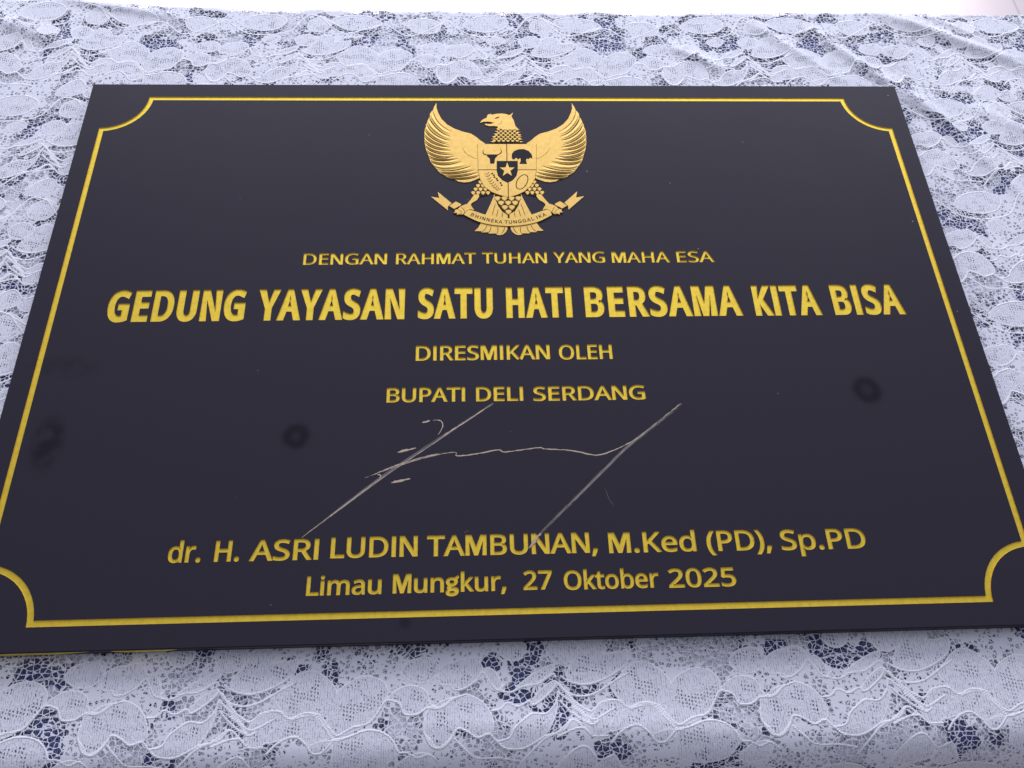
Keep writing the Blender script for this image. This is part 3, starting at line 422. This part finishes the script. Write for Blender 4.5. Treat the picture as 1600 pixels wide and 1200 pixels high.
 'patch': ['-133.6,-0.69 -122.3,0.53 -122.7,-4.84 -132.5,-3.79', '-111.2,-7.46 -96.63,-6.36 -88.72,-0.43 -90.02,-8.84 -102.8,-11.5 -110.1,-12.04', '-76.34,-3.11 -68.96,-3.32 -69.71,-7.15 -76.27,-6.19', '-111.6,-25.35 -98.94,-25.01 -101.1,-29.32 -109.9,-28.32', '-164.5,7.94 -150.6,7.55 -152,5.25 -163.4,5.57', '-148.9,-16.12 -143.4,-15.54 -144.1,-17.01 -148.4,-17.62', '-63.13,-11.91 -58.24,-11.3 -56.59,-17.39 -60.64,-18.02', '-51.71,-8.44 -45.97,-8.22 -44.38,-13.22 -50.09,-12.3', '-16.78,-18.57 -12.74,-19.45 -14.46,-21.64 -16.87,-20.82', '-10.93,-15.73 -6.87,-16.61 -8.74,-21.07 -11.51,-19.48'],
}

GLYPHS['M'] = (1100, '100,0 100,1000 320,1000 550,350 780,1000 1000,1000 1000,0 870,0 870,740 615,0 485,0 230,740 230,0')
GLYPHS['N'] = (960, '100,0 100,1000 270,1000 730,250 730,1000 860,1000 860,0 690,0 230,750 230,0')
GLYPHS['I'] = (400, '135,0 265,0 265,1000 135,1000')
# two-storey g
def ell(cx, cy, rx, ry, n=22): return [(cx+rx*math.cos(2*math.pi*k/n), cy+ry*math.sin(2*math.pi*k/n)) for k in range(n)]
G_OUT = crom([(330, 750), (460, 735), (540, 770), (660, 850), (690, 770), (600, 690), (625, 560), (560, 400), (400, 310), (280, 300), (260, 250), (330, 215), (520, 210), (650, 130), (670, -20), (590, -160), (380, -230), (150, -200), (50, -80), (90, 40), (170, 100), (110, 180), (130, 270), (180, 330), (80, 430), (60, 560), (130, 690)], True, 3)
GL_G = (730, [G_OUT, ell(340, 540, 150, 110), ell(350, -20, 165, 70)])

def glyph(ch):
    if ch == 'g': return GL_G
    a, t = GLYPHS[ch]; return a, [dec(q) for q in t.split('|')]
def word_loops(word, x0, x1, base, cap, bold, track=0.0, slope=0.0):
    """outlines of one word fitted between x0 and x1, emboldened by bold mm"""
    c = cap-2*bold; k = c/1000; pen = 0; items = []
    for ch in word:
        a, ls = glyph(ch); items.append((pen, ls)); pen += a+track
    xs = [p+q[0] for p, ls in items for l in ls for q in l]
    lo, hi = min(xs), max(xs); sx = (x1-x0-2*bold)/(hi-lo); out = []
    for p, ls in items:
        loops = [[(x0+bold+(q[0]+p-lo)*sx, base+bold+q[1]*k) for q in l] for l in ls]
        d = depth_of(loops)
        for l, dd in zip(loops, d):
            out.append(grow(l, -bold*0.72 if dd else bold))
    return out

TH = 8.0
# ---------------------------------------------------------------- floor and table
fl = MB(); fl.add([(-9000, -9000, -750), (9000, -9000, -750), (9000, 9000, -750), (-9000, 9000, -750)], [(0, 1, 2, 3)])
tag(fl.build('floor', M_FLOOR), kind='structure')

FRONT, BACK = -246.0, 289.0           # where the table top starts to turn down
RF, RB = 24.0, 7.0
def profile(s):
    """arc length along the cloth from far to near -> (y, z) of the table surface"""
    s = np.asarray(s, float)
    y = np.clip(s, FRONT, BACK); z = np.zeros_like(s)
    a = np.clip((FRONT-s)/RF, 0, math.pi/2); ex = np.maximum(0, (FRONT-s)-RF*math.pi/2)
    y = y-RF*np.sin(a); z = z-RF*(1-np.cos(a))-ex
    a = np.clip((s-BACK)/RB, 0, math.pi/2); ex = np.maximum(0, (s-BACK)-RB*math.pi/2)
    y = y+RB*np.sin(a); z = z-RB*(1-np.cos(a))-ex
    return y, z

rs = np.random.RandomState(7)
def vnoise(x, y, scale, seed, octs=3):
    """smooth value noise in [-1, 1]"""
    r = np.zeros_like(x); amp = 1; tot = 0
    for o in range(octs):
        g = np.random.RandomState(seed+o).rand(64, 64)*2-1
        u = x/scale*(2**o)+17.3*o; v = y/scale*(2**o)+5.1*o
        i = np.floor(u).astype(int); j = np.floor(v).astype(int); fu = u-i; fv = v-j
        fu = fu*fu*(3-2*fu); fv = fv*fv*(3-2*fv)
        q = (g[i % 64, j % 64]*(1-fu)+g[(i+1) % 64, j % 64]*fu)*(1-fv)+(g[i % 64, (j+1) % 64]*(1-fu)+g[(i+1) % 64, (j+1) % 64]*fu)*fv
        r += amp*q; tot += amp; amp *= 0.5
    return r/tot
def ridge(x, y, p0, p1, w, h):
    """a crease along the segment p0-p1"""
    dx, dy = p1[0]-p0[0], p1[1]-p0[1]; L2 = dx*dx+dy*dy
    t = np.clip(((x-p0[0])*dx+(y-p0[1])*dy)/L2, 0, 1)
    px, py = p0[0]+t*dx, p0[1]+t*dy
    n = ((x-px)*dy-(y-py)*dx)/math.sqrt(L2)
    d2 = (x-px)**2+(y-py)**2
    fade = np.sin(np.pi*np.clip(t*0.96+0.02, 0, 1))**0.6
    return h*fade*np.exp(-d2/(w*w))*(1+0.35*np.tanh(n/w*2))
def wrinkle(x, s):
    z = 0.5*vnoise(x, s, 70, 3)
    far = 1/(1+np.exp(-(s-120)/40))*1/(1+np.exp(-(x-180)/50))
    z = z+far*1.2*vnoise(x+s*0.6, s-x*0.2, 42, 11, 2)
    for p0, p1, w, h in [((250, 275), (345, 160), 8, 5.0), ((300, 300), (430, 225), 9, 5.5), ((345, 295), (400, 255), 7, 4.0),
                         ((310, 215), (380, 90), 8, 3.5), ((360, 190), (470, 110), 10, 4.0), ((340, 60), (420, -40), 8, 2.0),
                         ((130, 255), (180, 222), 7, 3.5), ((200, 285), (265, 215), 7, 3.0),
                         ((-420, 285), (-330, 245), 9, 4.0), ((-350, 292), (-250, 280), 6, 3.0), ((-400, 60), (-320, 90), 9, 1.5),
                         ((-60, -238), (120, -243), 9, 2.0)]:
        z = z+ridge(x, s, p0, p1, w*0.85, h*0.62)
    return z
def press(x, y):
    """the plaque presses the cloth flat underneath itself"""
    d = np.maximum(np.abs(x)-300, np.abs(y)-200)
    return np.clip(d/14, 0, 1)

# one repeat of the lace as distance fields
PX, PY, TR = 174.0, 92.0, 0.5
def lace_tile():
    nx, ny = int(PX/TR), int(PY/TR)
    gx, gy = np.meshgrid(np.arange(nx)*TR-PX+34, np.arange(ny)*TR-68, indexing='ij')
    mo = np.full((nx, ny), -3.0); co = np.full((nx, ny), 3.0); pa = np.full((nx, ny), -3.0)
    def segdist(pts, closed, X, Y):
        d = np.full(X.shape, 1e9); ins = np.zeros(X.shape, bool)
        n = len(pts)
        for i in range(n if closed else n-1):
            (x0, y0), (x1, y1) = pts[i], pts[(i+1) % n]
            dx, dy = x1-x0, y1-y0; q = dx*dx+dy*dy+1e-12
            t = np.clip(((X-x0)*dx+(Y-y0)*dy)/q, 0, 1)
            d = np.minimum(d, (X-x0-t*dx)**2+(Y-y0-t*dy)**2)
            if closed and y0 != y1:
                c = ((y0 > Y) != (y1 > Y)) & (X < (x1-x0)*(Y-y0)/(y1-y0)+x0); ins ^= c
        d = np.sqrt(d)
        return np.where(ins, d, -d) if closed else d
    def each(pts, closed, field, op):
        P = np.array(pts); lo = P.min(0)-3; hi = P.max(0)+3
        for ox in (-PX, 0, PX):
            for oy in (-PY, 0, PY):
                i0 = max(0, int((lo[0]+ox-gx[0, 0])/TR)); i1 = min(nx, int((hi[0]+ox-gx[0, 0])/TR)+2)
                j0 = max(0, int((lo[1]+oy-gy[0, 0])/TR)); j1 = min(ny, int((hi[1]+oy-gy[0, 0])/TR)+2)
                if i1 <= i0 or j1 <= j0: continue
                sl = (slice(i0, i1), slice(j0, j1))
                d = segdist(pts, closed, gx[sl]-ox, gy[sl]-oy)
                field[sl] = np.maximum(field[sl], d) if op == 'max' else np.minimum(field[sl], d)
    extra = [crom([(-150, -52), (-136, -47), (-120, -50), (-112, -57), (-124, -64), (-142, -62)], True, 4),
             crom([(-92, -54), (-78, -50), (-66, -56), (-70, -66), (-86, -66)], True, 4),
             crom([(-40, -48), (-24, -45), (-12, -52), (-18, -62), (-34, -64), (-48, -57)], True, 4),
             crom([(6, -54), (16, -49), (24, -56), (18, -66), (6, -64)], True, 4)]
    for q in ART['motif']: each(crom(dec(q), True, 4), True, mo, 'max')
    for q in extra: each(q, True, mo, 'max')
    for q in ART['cord']: each(crom(dec(q), False, 4), False, co, 'min')
    for q in extra[:3]: each(q[:len(q)*2//3], False, co, 'min')
    for q in [[(-160, -48), (-140, -68), (-110, -58), (-90, -70), (-60, -52)], [(-60, -52), (-40, -68), (-10, -66), (6, -47), (30, -60)]]:
        each(crom(q, False, 6), False, co, 'min')
    for q in ART['patch']: each(dec(q), True, pa, 'max')
    return gx[0, 0], gy[0, 0], np.clip(mo, -3, 3), np.clip(co, 0, 3), np.clip(pa, -3, 3)
TX, TY, T_MO, T_CO, T_PA = lace_tile()
def samp(T, x, y):
    u = ((x-TX)/TR) % T.shape[0]; v = ((y-TY)/TR) % T.shape[1]
    i = np.floor(u).astype(int); j = np.floor(v).astype(int); fu = u-i; fv = v-j
    i %= T.shape[0]; j %= T.shape[1]; i2 = (i+1) % T.shape[0]; j2 = (j+1) % T.shape[1]
    return (T[i, j]*(1-fu)+T[i2, j]*fu)*(1-fv)+(T[i, j2]*(1-fu)+T[i2, j2]*fu)*fv

def cloth(name, z0, step, ox, oy, parent, mats, lace=True, seed=1, drop=170, xlim=620):
    xs = np.arange(-xlim, xlim+step, step); ss_ = np.arange(FRONT-drop, BACK+drop, step)
    X, Sx = np.meshgrid(xs, ss_, indexing='ij')
    Y, Z = profile(Sx)
    bow = 9/(1+np.exp((X+280)/18))*np.clip((Sx-200)/90, 0, 1)-2.5*np.exp(-((X-120)/160)**2)*np.clip((Sx-240)/50, 0, 1)
    edge = 1.6*vnoise(X, X*0+3, 26, 77, 3)*np.clip((Sx-265)/22, 0, 1)
    W = wrinkle(X, Sx)*press(X, Y)
    flatk = np.clip((Sx-FRONT+60)/60, 0, 1)
    Z = Z+z0+W
    Y = Y+bow+edge+np.where(Sx > BACK, 1.5*vnoise(X, Sx*0, 18, 31), 0)
    nx, ny = X.shape
    V = np.stack([X, Y, Z], -1).reshape(-1, 3)*MM
    idx = np.arange(nx*ny).reshape(nx, ny)
    F = np.stack([idx[:-1, :-1], idx[1:, :-1], idx[1:, 1:], idx[:-1, 1:]], -1).reshape(-1, 4)
    me = bpy.data.meshes.new(name)
    me.vertices.add(len(V)); me.vertices.foreach_set('co', V.astype(np.float32).ravel())
    me.loops.add(F.size); me.loops.foreach_set('vertex_index', F.astype(np.int32).ravel())
    me.polygons.add(len(F)); me.polygons.foreach_set('loop_start', np.arange(0, F.size, 4, dtype=np.int32))
    me.polygons.foreach_set('loop_total', np.full(len(F), 4, dtype=np.int32))
    me.polygons.foreach_set('use_smooth', np.ones(len(F), bool))
    me.update(calc_edges=True)
    if lace:
        lx = X-17.9+ox+3.0*vnoise(X, Sx, 110, 40+seed, 2); ly = Sx+220.2+oy+3.0*vnoise(X, Sx, 110, 60+seed, 2)
        de = np.clip(0.60+1.5*vnoise(lx, ly, 15, 90+seed, 2), 0, 1)
        cl = np.clip((vnoise(X, Sx, 15, 200, 2)-0.15)*8, 0, 1)      # loose places where the dark cloth shows through
        de = de*(1-0.95*cl); mo_ = samp(T_MO, lx, ly)
        if seed == 5: mo_ = mo_-5*cl; de = de-1.6*cl
        for nm, val in (('motif', mo_), ('cord', samp(T_CO, lx, ly)), ('patch', samp(T_PA, lx, ly)), ('dense', de)):
            a = me.attributes.new(nm, 'FLOAT', 'POINT'); a.data.foreach_set('value', val.astype(np.float32).ravel())
        a = me.attributes.new('flat_mm', 'FLOAT_VECTOR', 'POINT')
        a.data.foreach_set('vector', np.stack([lx, ly, np.zeros_like(lx)], -1).astype(np.float32).ravel())
    return link(name, me, mats, parent)

navy = cloth('table_cover', -TH-3.5, 6.0, 0, 0, None, M_NAVY, lace=False, drop=700, xlim=640)
tag(navy, 'dark navy cloth on the table, seen through the holes of the white lace', 'table cover')
lace = bpy.data.objects.new('lace_tablecloth', None); COL.objects.link(lace)
tag(lace, 'white floral lace cloth spread under the black plaque', 'tablecloth')
cloth('top_layer', -TH-0.2, 0.8, 0, 0, lace, M_LACE, seed=1)
cloth('under_layer', -TH-2.0, 1.1, 61, 37, lace, M_LACE, seed=5)

# ---------------------------------------------------------------- plaque
plaque = bpy.data.objects.new('inauguration_plaque', None); COL.objects.link(plaque)
tag(plaque, 'black rectangular plaque with gold eagle crest and gold writing lying on white lace', 'plaque')

def notched(hx, hy, cx, cy, r):
    """rectangle whose corners are cut by quarter circles centred on (cx, cy)"""
    a = math.acos(min(1, (cy-hy)/r)) if False else None
    pts = []
    for sx, sy in ((1, 1), (-1, 1), (-1, -1), (1, -1)):
        e0 = (cx-math.sqrt(r*r-(cy-hy)**2), hy); e1 = (hx, cy-math.sqrt(r*r-(cx-hx)**2))
        t0 = math.atan2(e0[1]-cy, e0[0]-cx); t1 = math.atan2(e1[1]-cy, e1[0]-cx)
        if t0 > 0: t0 -= 2*math.pi
        if t1 > 0: t1 -= 2*math.pi
        arc = [(cx+r*math.cos(t1+(t0-t1)*k/14), cy+r*math.sin(t1+(t0-t1)*k/14)) for k in range(15)]
        arc = [(sx*x, sy*y) for x, y in arc]
        pts += arc if sx*sy > 0 else arc[::-1]
    return pts
B_OUT = notched(287.2, 187.2, 287.2, 187.2, 30.0)
B_IN = notched(283.9, 183.9, 287.2, 187.2, 33.3)

LINES = [
 ('fine gold capitals in the top line of writing', 0.60, 9.7, 0, [('DENGAN', -134.8, -79.9, 38.1), ('RAHMAT', -74.7, -21.5, 38.0), ('TUHAN', -18.3, 25.3, 38.1), ('YANG', 28.8, 63.9, 38.2), ('MAHA', 67.8, 107.1, 38.0), ('ESA', 111.3, 137.0, 38.0)]),
 ('heavy gold capitals of the large headline', 2.6, 25.9, 160, [('GEDUNG', -254.0, -166.5, -4.9), ('YAYASAN', -161.0, -66.3, -4.9), ('SATU', -60.6, -10.2, -4.8), ('HATI', -4.4, 40.6, -4.8), ('BERSAMA', 46.2, 150.4, -4.8), ('KITA', 156.3, 202.2, -5.0), ('BISA', 208.3, 257.4, -5.0)]),
 ('gold capitals in two words just below the headline', 0.8, 11.4, 0, [('DIRESMIKAN', -60.3, 23.5, -33.9), ('OLEH', 28.3, 62.5, -34.3)]),
 ('gold capitals just above the scratched signature', 0.8, 10.6, 0, [('BUPATI', -77.1, -29.2, -62.0), ('DELI', -23.5, 5.8, -62.1), ('SERDANG', 11.0, 80.1, -62.4)]),
 ('gold name with titles below the scratched signature', 0.9, 12.6, 0, [('dr.', -191.1, -172.6, -155.7), ('H.', -166.3, -152.0, -155.7), ('ASRI', -147.4, -109.5, -155.8), ('LUDIN', -104.0, -55.7, -155.3), ('TAMBUNAN,', -51.6, 43.6, -155.5), ('M.Ked', 48.8, 98.6, -156.0), ('(PD),', 103.7, 141.2, -156.2), ('Sp.PD', 145.6, 195.0, -156.6)]),
 ('gold place and date in the lowest line', 0.82, 11.3, 0, [('Limau', -115.4, -74.6, -175.1), ('Mungkur,', -69.5, -7.6, -175.0), ('27', 0.7, 17.3, -174.9), ('Oktober', 22.7, 75.5, -175.4), ('2025', 79.9, 118.0, -175.7)]),
]
holes = [B_OUT, B_IN]; line_loops = []
for lab, bold, cap, track, words in LINES:
    ls = []
    for w, x0, x1, yb in words: ls += word_loops(w, x0, x1, yb, cap, bold, track)
    line_loops.append(ls); holes += ls

pb = MB()
rect = lambda hx, hy: [(-hx, -hy), (hx, -hy), (hx, hy), (-hx, hy)]
flat(pb, [rect(299.5, 199.5)]+holes, 0.0)
r0, r1 = rect(299.5, 199.5), rect(300, 200)
vs = [(x, y, 0) for x, y in r0]+[(x, y, -0.5) for x, y in r1]+[(x, y, -TH) for x, y in r1]
pb.add(vs, [(4+i, 4+(i+1) % 4, (i+1) % 4, i) for i in range(4)]+[(8+i, 8+(i+1) % 4, 4+(i+1) % 4, 4+i) for i in range(4)]+[(11, 10, 9, 8)])
panel = pb.build('panel', M_PANEL, plaque)

DEP = -0.5
bb = MB(); relief(bb, [B_OUT, B_IN], 0.0, DEP, 0.25)
tag(bb.build('border', M_GOLD, plaque), 'gold border line with notched round corners')
for (lab, bold, cap, track, words), ls in zip(LINES, line_loops):
    mb = MB(); relief(mb, ls, 0.0, DEP, 0.2 if bold < 1 else 0.32)
    tag(mb.build('inscription', M_GOLD, plaque), lab)

# worn paint along the near edge
eb = MB()
def edge_strip(x0, x1, z0, z1, m, n=24):
    top, bot = [], []
    for k in range(n+1):
        t = k/n; x = x0+(x1-x0)*t; q = min(1, 4*min(t+0.08, 1-t))
        top.append((x, -200.12, z0+random.uniform(-.1, .1))); bot.append((x, -200.12, z0+(z1-z0)*q+random.uniform(-.2, .2)))
    eb.add(top+bot, [(n+1+i, n+2+i, i+1, i) for i in range(n)], m)
edge_strip(-299.5, -222, -0.6, -6.8, 0); edge_strip(-212, -178, -0.6, -6.3, 0); edge_strip(-177, -30, -0.6, -1.6, 1, 60); edge_strip(-221, -212.5, -0.6, -1.4, 1)
tag(eb.build('edge_paint', [M_EDGE, M_EDGEB], plaque), 'worn gold and brown paint along the near edge')

# ---------------------------------------------------------------- emblem
AX = 0.6
def sm(k, n=4): return crom(dec(ART[k]), True, n)
def raw(k): return dec(ART[k])
GM = [M_PALE, M_DARK, M_BLACK]
body = MB()
tl = raw('tail'); tail = tl+[(2*AX-x, y) for x, y in tl[::-1][1:-1]]
tail = tl[:-1]+mirror(tl, AX)[::-1]
tail = [q for i, q in enumerate(tail) if i == 0 or math.dist(q, tail[i-1]) > 0.15]
relief(body, [tail], 0.0, 0.35, 0.25)
for q in ART['tail_lines']:
    for f in (lambda p: p, lambda p: mirror(p, AX)): strip(body, crom(f(dec(q)), False, 4), 0.42, 0.37, 1)
# scale feathers on belly, thighs and neck: little shields with a dark gap
def scale_row(region, cw, ch, z, mb, point=True, gap=0.16, sep=1.1):
    flat(mb, [region], z, 1)
    xs = [x for x, _ in region]; ys = [y for _, y in region]
    y = max(ys); row = 0
    while y > min(ys)-ch*0.3:
        x = AX-cw*40+(cw/2 if row % 2 else 0)
        while x < max(xs)+cw:
            if inside((x, y), region):
                a, b = cw/2*(1-gap), ch*sep/2
                pts = [(x-a, y+b*0.5), (x-a*0.6, y+b*0.85), (x, y+b*0.95), (x+a*0.6, y+b*0.85), (x+a, y+b*0.5), (x+a*0.85, y-b*0.15), (x+a*0.4, y-b*0.65), (x, y-b*0.95), (x-a*0.4, y-b*0.65), (x-a*0.85, y-b*0.15)]
                relief(mb, [pts], z, z+0.25, min(a, b)*0.35)
            x += cw
        y -= ch*0.92; row += 1
bl = raw('belly'); belly = bl[:-1]+mirror(bl[:-2], AX)[::-1]
belly = bl[:-1]+mirror(bl[:-2], AX)[::-1]
scale_row(belly, 4.8, 4.2, 0.40, body, gap=0.08, sep=1.15)
emblem = body.build('emblem', GM, plaque)
tag(emblem, 'gold eagle crest with shield and motto ribbon')

nb = MB()
nk = raw('neck')
scale_row(nk, 3.3, 2.0, 0.30, nb, gap=0.14, sep=1.05)
# ragged feather tips along the neck
for k in range(6):
    t = (k+0.5)/6
    for a, b, s in ((nk[0], nk[3], -1), (nk[1], nk[2], 1)):
        x = a[0]+(b[0]-a[0])*t; y = a[1]+(b[1]-a[1])*t
        relief(nb, [[(x-s*1.2, y-0.75), (x+s*1.6, y+0.1), (x-s*1.2, y+0.6)][::s]], 0.0, 0.45, 0.12)
nb.build('neck', GM, emblem)
for f, nm in ((lambda p: p, 'wing'), (lambda p: mirror(p, AX), 'wing')):
    mb = MB(); relief(mb, [f(raw('wing'))], 0.0, 0.45, 0.28)
    for i, q in enumerate(ART['feather']):
        strip(mb, crom(f(dec(q)), False, 4), 0.85 if i > 0 else 0.55, 0.47, 1)
    # every quill swells a little between its two grooves
    for qa, qb in zip(ART['feather'][:-1], ART['feather'][1:]):
        pa, pb_ = (crom(f(dec(q)), False, 4) for q in (qa, qb))
        n = 14; pk = lambda p, t: p[min(len(p)-1, int(round(t*(len(p)-1))))]
        vs = []
        for k in range(n+1):
            t = 0.06+0.86*k/n; a, b = pk(pa, t), pk(pb_, t); h = 0.55*math.sin(math.pi*min(1, 0.15+t*0.9))
            for u, z in ((0.2, 0.455), (0.55, 0.46+h), (0.8, 0.455)): vs.append((a[0]+(b[0]-a[0])*u, a[1]+(b[1]-a[1])*u, z))
        fs = []
        for k in range(n):
            for c in (0, 1):
                q = (3*k+c, 3*k+3+c, 3*k+4+c, 3*k+1+c); w = sarea([vs[i][:2] for i in q]); fs.append(q if w > 0 else q[::-1])
        mb.add(vs, fs)
    strip(mb, crom(f(raw('curl')), False, 4), 0.3, 0.47, 1)
    mb.build('wing', GM, emblem)
for f in (lambda p: p, lambda p: mirror(p, AX)):
    mb = MB(); th = f(raw('thigh'))
    scale_row(th, 3.4, 3.4, 0.30, mb, gap=0.08, sep=1.15)
    relief(mb, [f(raw('shin'))], 0.0, 0.5, 0.25); relief(mb, [f(raw('foot'))], 0.0, 0.8, 0.3)
    ft = raw('foot')
    for q in ([ft[3], (ft[3][0]+3, ft[3][1]-3), ft[13]], [ft[4], (ft[4][0]+2.5, ft[4][1]-4), ft[11]], [ft[8], ft[9], ft[10], ft[11]]):
        strip(mb, crom(f(q), False, 4), 0.3, 0.82, 1)
    mb.build('leg', GM, emblem)
hd = MB(); relief(hd, [raw('head')], 0.0, 0.5, 0.2); flat(hd, [raw('eye')], 0.52, 1); strip(hd, crom(raw('cheek'), False, 4), 0.25, 0.52, 1)
e = raw('eye')[0]
strip(hd, [(e[0]-1.2, e[1]+0.5), (e[0]-3.2, e[1]+0.3)], 0.25, 0.52, 1)
for k in range(2): strip(hd, crom([(AX+2.3+k*1.6, 173.5-k*0.3), (AX+2.6+k*1.6, 170.6), (AX+2.3+k*1.5, 168.4+k)], False, 4), 0.2, 0.52, 1)
hd.build('head', GM, emblem)

sh = MB(); so = raw('shield')
so = so[:3]+crom(so[2:]+[so[0]], False, 4)[4:-5] if False else so
relief(sh, [grow(so, 0.25)], 0.0, 0.55, 0.1, 1); relief(sh, [grow(so, -0.15)], 0.56, 0.75, 0.15)
for q in ART['shield_lines']: strip(sh, dec(q), 0.6, 0.77, 1, taper=False)
flat(sh, [raw('inner')], 0.78, 2); relief(sh, [raw('star')], 0.79, 0.95, 0.12)
flat(sh, [raw('bull')], 0.78, 2); strip(sh, crom(raw('horns'), False, 5), 0.75, 0.785, 1)
flat(sh, [raw('tree')], 0.78, 2); strip(sh, crom(raw('chain')[:-1], True, 2)+[raw('chain')[0]], 0.62, 0.78, 1, taper=False)
ct = crom(raw('cotton'), False, 6)
for i, q in enumerate(ct[::3]): flat(sh, [ell(q[0]+(0.25 if i % 2 else -0.25), q[1], 0.75, 0.75, 10)], 0.78+0.004*i, 1)
rc = crom(raw('rice'), False, 6)
strip(sh, rc, 0.2, 0.78, 1)
for i in range(1, len(rc)-1, 2):
    q = rc[i]
    for s in (-1, 1):
        strip(sh, [q, (q[0]+s*1.0+0.2, q[1]+0.5+s*0.5), (q[0]+s*1.7, q[1]+1.3+s*0.9)], 0.55, 0.784+0.002*s, 1)
sh.build('shield', GM, emblem)

rb = MB(); bd = raw('band')
iu = bd[3:7]; il = bd[7:]
upper = iu; lower = [bd[7]]+bd[8:]
left_loop = bd
full = bd[0:7]+mirror(bd[0:6], AX)[::-1]+[]
# outline: left end, upper edge left to right, right end, lower edge back
up = crom(bd[1:7], False, 4); lo = crom([bd[0]]+bd[8:][::-1]+[bd[7]], False, 4)
outline = up+mirror(up, AX)[::-1][1:]+mirror(lo, AX)[1:]+lo[::-1][1:]
outline = [q for i, q in enumerate(outline) if math.dist(q, outline[i-1]) > 0.05]
relief(rb, [outline], 0.3, 0.85, 0.2)
for f in (lambda p: p, lambda p: mirror(p, AX)):
    relief(rb, [f(raw('tailrib'))], 0.0, 0.4, 0.22); relief(rb, [f(raw('knot'))], 0.0, 0.7, 0.22)
# motto along the ribbon
mid_u = bd[6]; mid_l = bd[7]
yc = (mid_u[1]+mid_l[1])/2
ex = bd[0][0]*0.5+bd[2][0]*0.5; ey = (bd[0][1]+bd[2][1])/2
half = AX-ex; sag = ey-yc
text = 'BHINNEKA TUNGGAL IKA'; cap = 3.1
pen = 0; lay = []
for ch in text:
    if ch == ' ': pen += 420; continue
    a, ls = glyph(ch); lay.append((pen+a/2, a, ls)); pen += a+150
span = half*2*0.90
for c, a, ls in lay:
    u = (c/pen-0.5)*span; k = u/half
    px = AX+u; py = yc+sag*k*k; ang = math.atan2(2*sag*k/half, 1)
    kx = span/pen; out = []
    dpt = depth_of(ls)
    for l, d in zip(ls, dpt):
        q = [((x-a/2)*kx, (y-500)*cap/1000*0.85) for x, y in l]
        q = grow(q, -0.1 if d else 0.2)
        out.append([(px+x*math.cos(ang)-y*math.sin(ang), py+x*math.sin(ang)+y*math.cos(ang)) for x, y in q])
    flat(rb, out, 0.87, 1)
rb.build('ribbon', GM, emblem)

# ---------------------------------------------------------------- signature scratched into the face
sg = MB()
def resample(p, step):
    out = [p[0]]
    for a, b in zip(p[:-1], p[1:]):
        n = max(1, int(math.dist(a, b)/step))
        out += [(a[0]+(b[0]-a[0])*k/n, a[1]+(b[1]-a[1])*k/n) for k in range(1, n+1)]
    return out
def wig(p, a): return [(x+random.uniform(-a, a), y+random.uniform(-a, a)) for x, y in p]
for q in ART['sig_line']:
    p = wig(resample(crom(dec(q), False, 4), 1.3), 0.12)
    strip(sg, p, 0.55, 0.02, 0, True, 0.5)
for q in ART['sig_line'][4:7]:
    p = wig(resample(crom(dec(q), False, 4), 0.8), 0.15); strip(sg, p, 1.0, 0.025, 0, True, 0.55)
for q in ART['sig_band']:
    p = resample(crom(dec(q), False, 4), 2.0)
    strip(sg, wig(p, 0.1), 1.5, 0.008, 2, True, 0.25)
    for k in range(7):
        off = random.uniform(-0.9, 0.9); i = random.randint(0, len(p)//3); j = random.randint(len(p)*2//3, len(p))
        seg = [(x+off, y-off*0.8) for x, y in p[i:j]]
        strip(sg, wig(seg, 0.08), random.uniform(0.12, 0.34), 0.012+0.001*k, 1 if k < 6 else 0, True, 0.6)
for q in ART['sig_hair']: strip(sg, crom(dec(q), False, 4), 0.2, 0.02, 1)
p = resample(dec(ART['sig_band'][1])[:2], 0.7)
for k in range(5): strip(sg, wig([(x+random.uniform(-1, 1), y) for x, y in p], 0.2), 0.4, 0.03+0.002*k, 0, True, 0.5)
tag(sg.build('signature', [M_SCR, M_SCRF, M_SCRD], plaque), 'pale handwritten signature scratched into the black face')
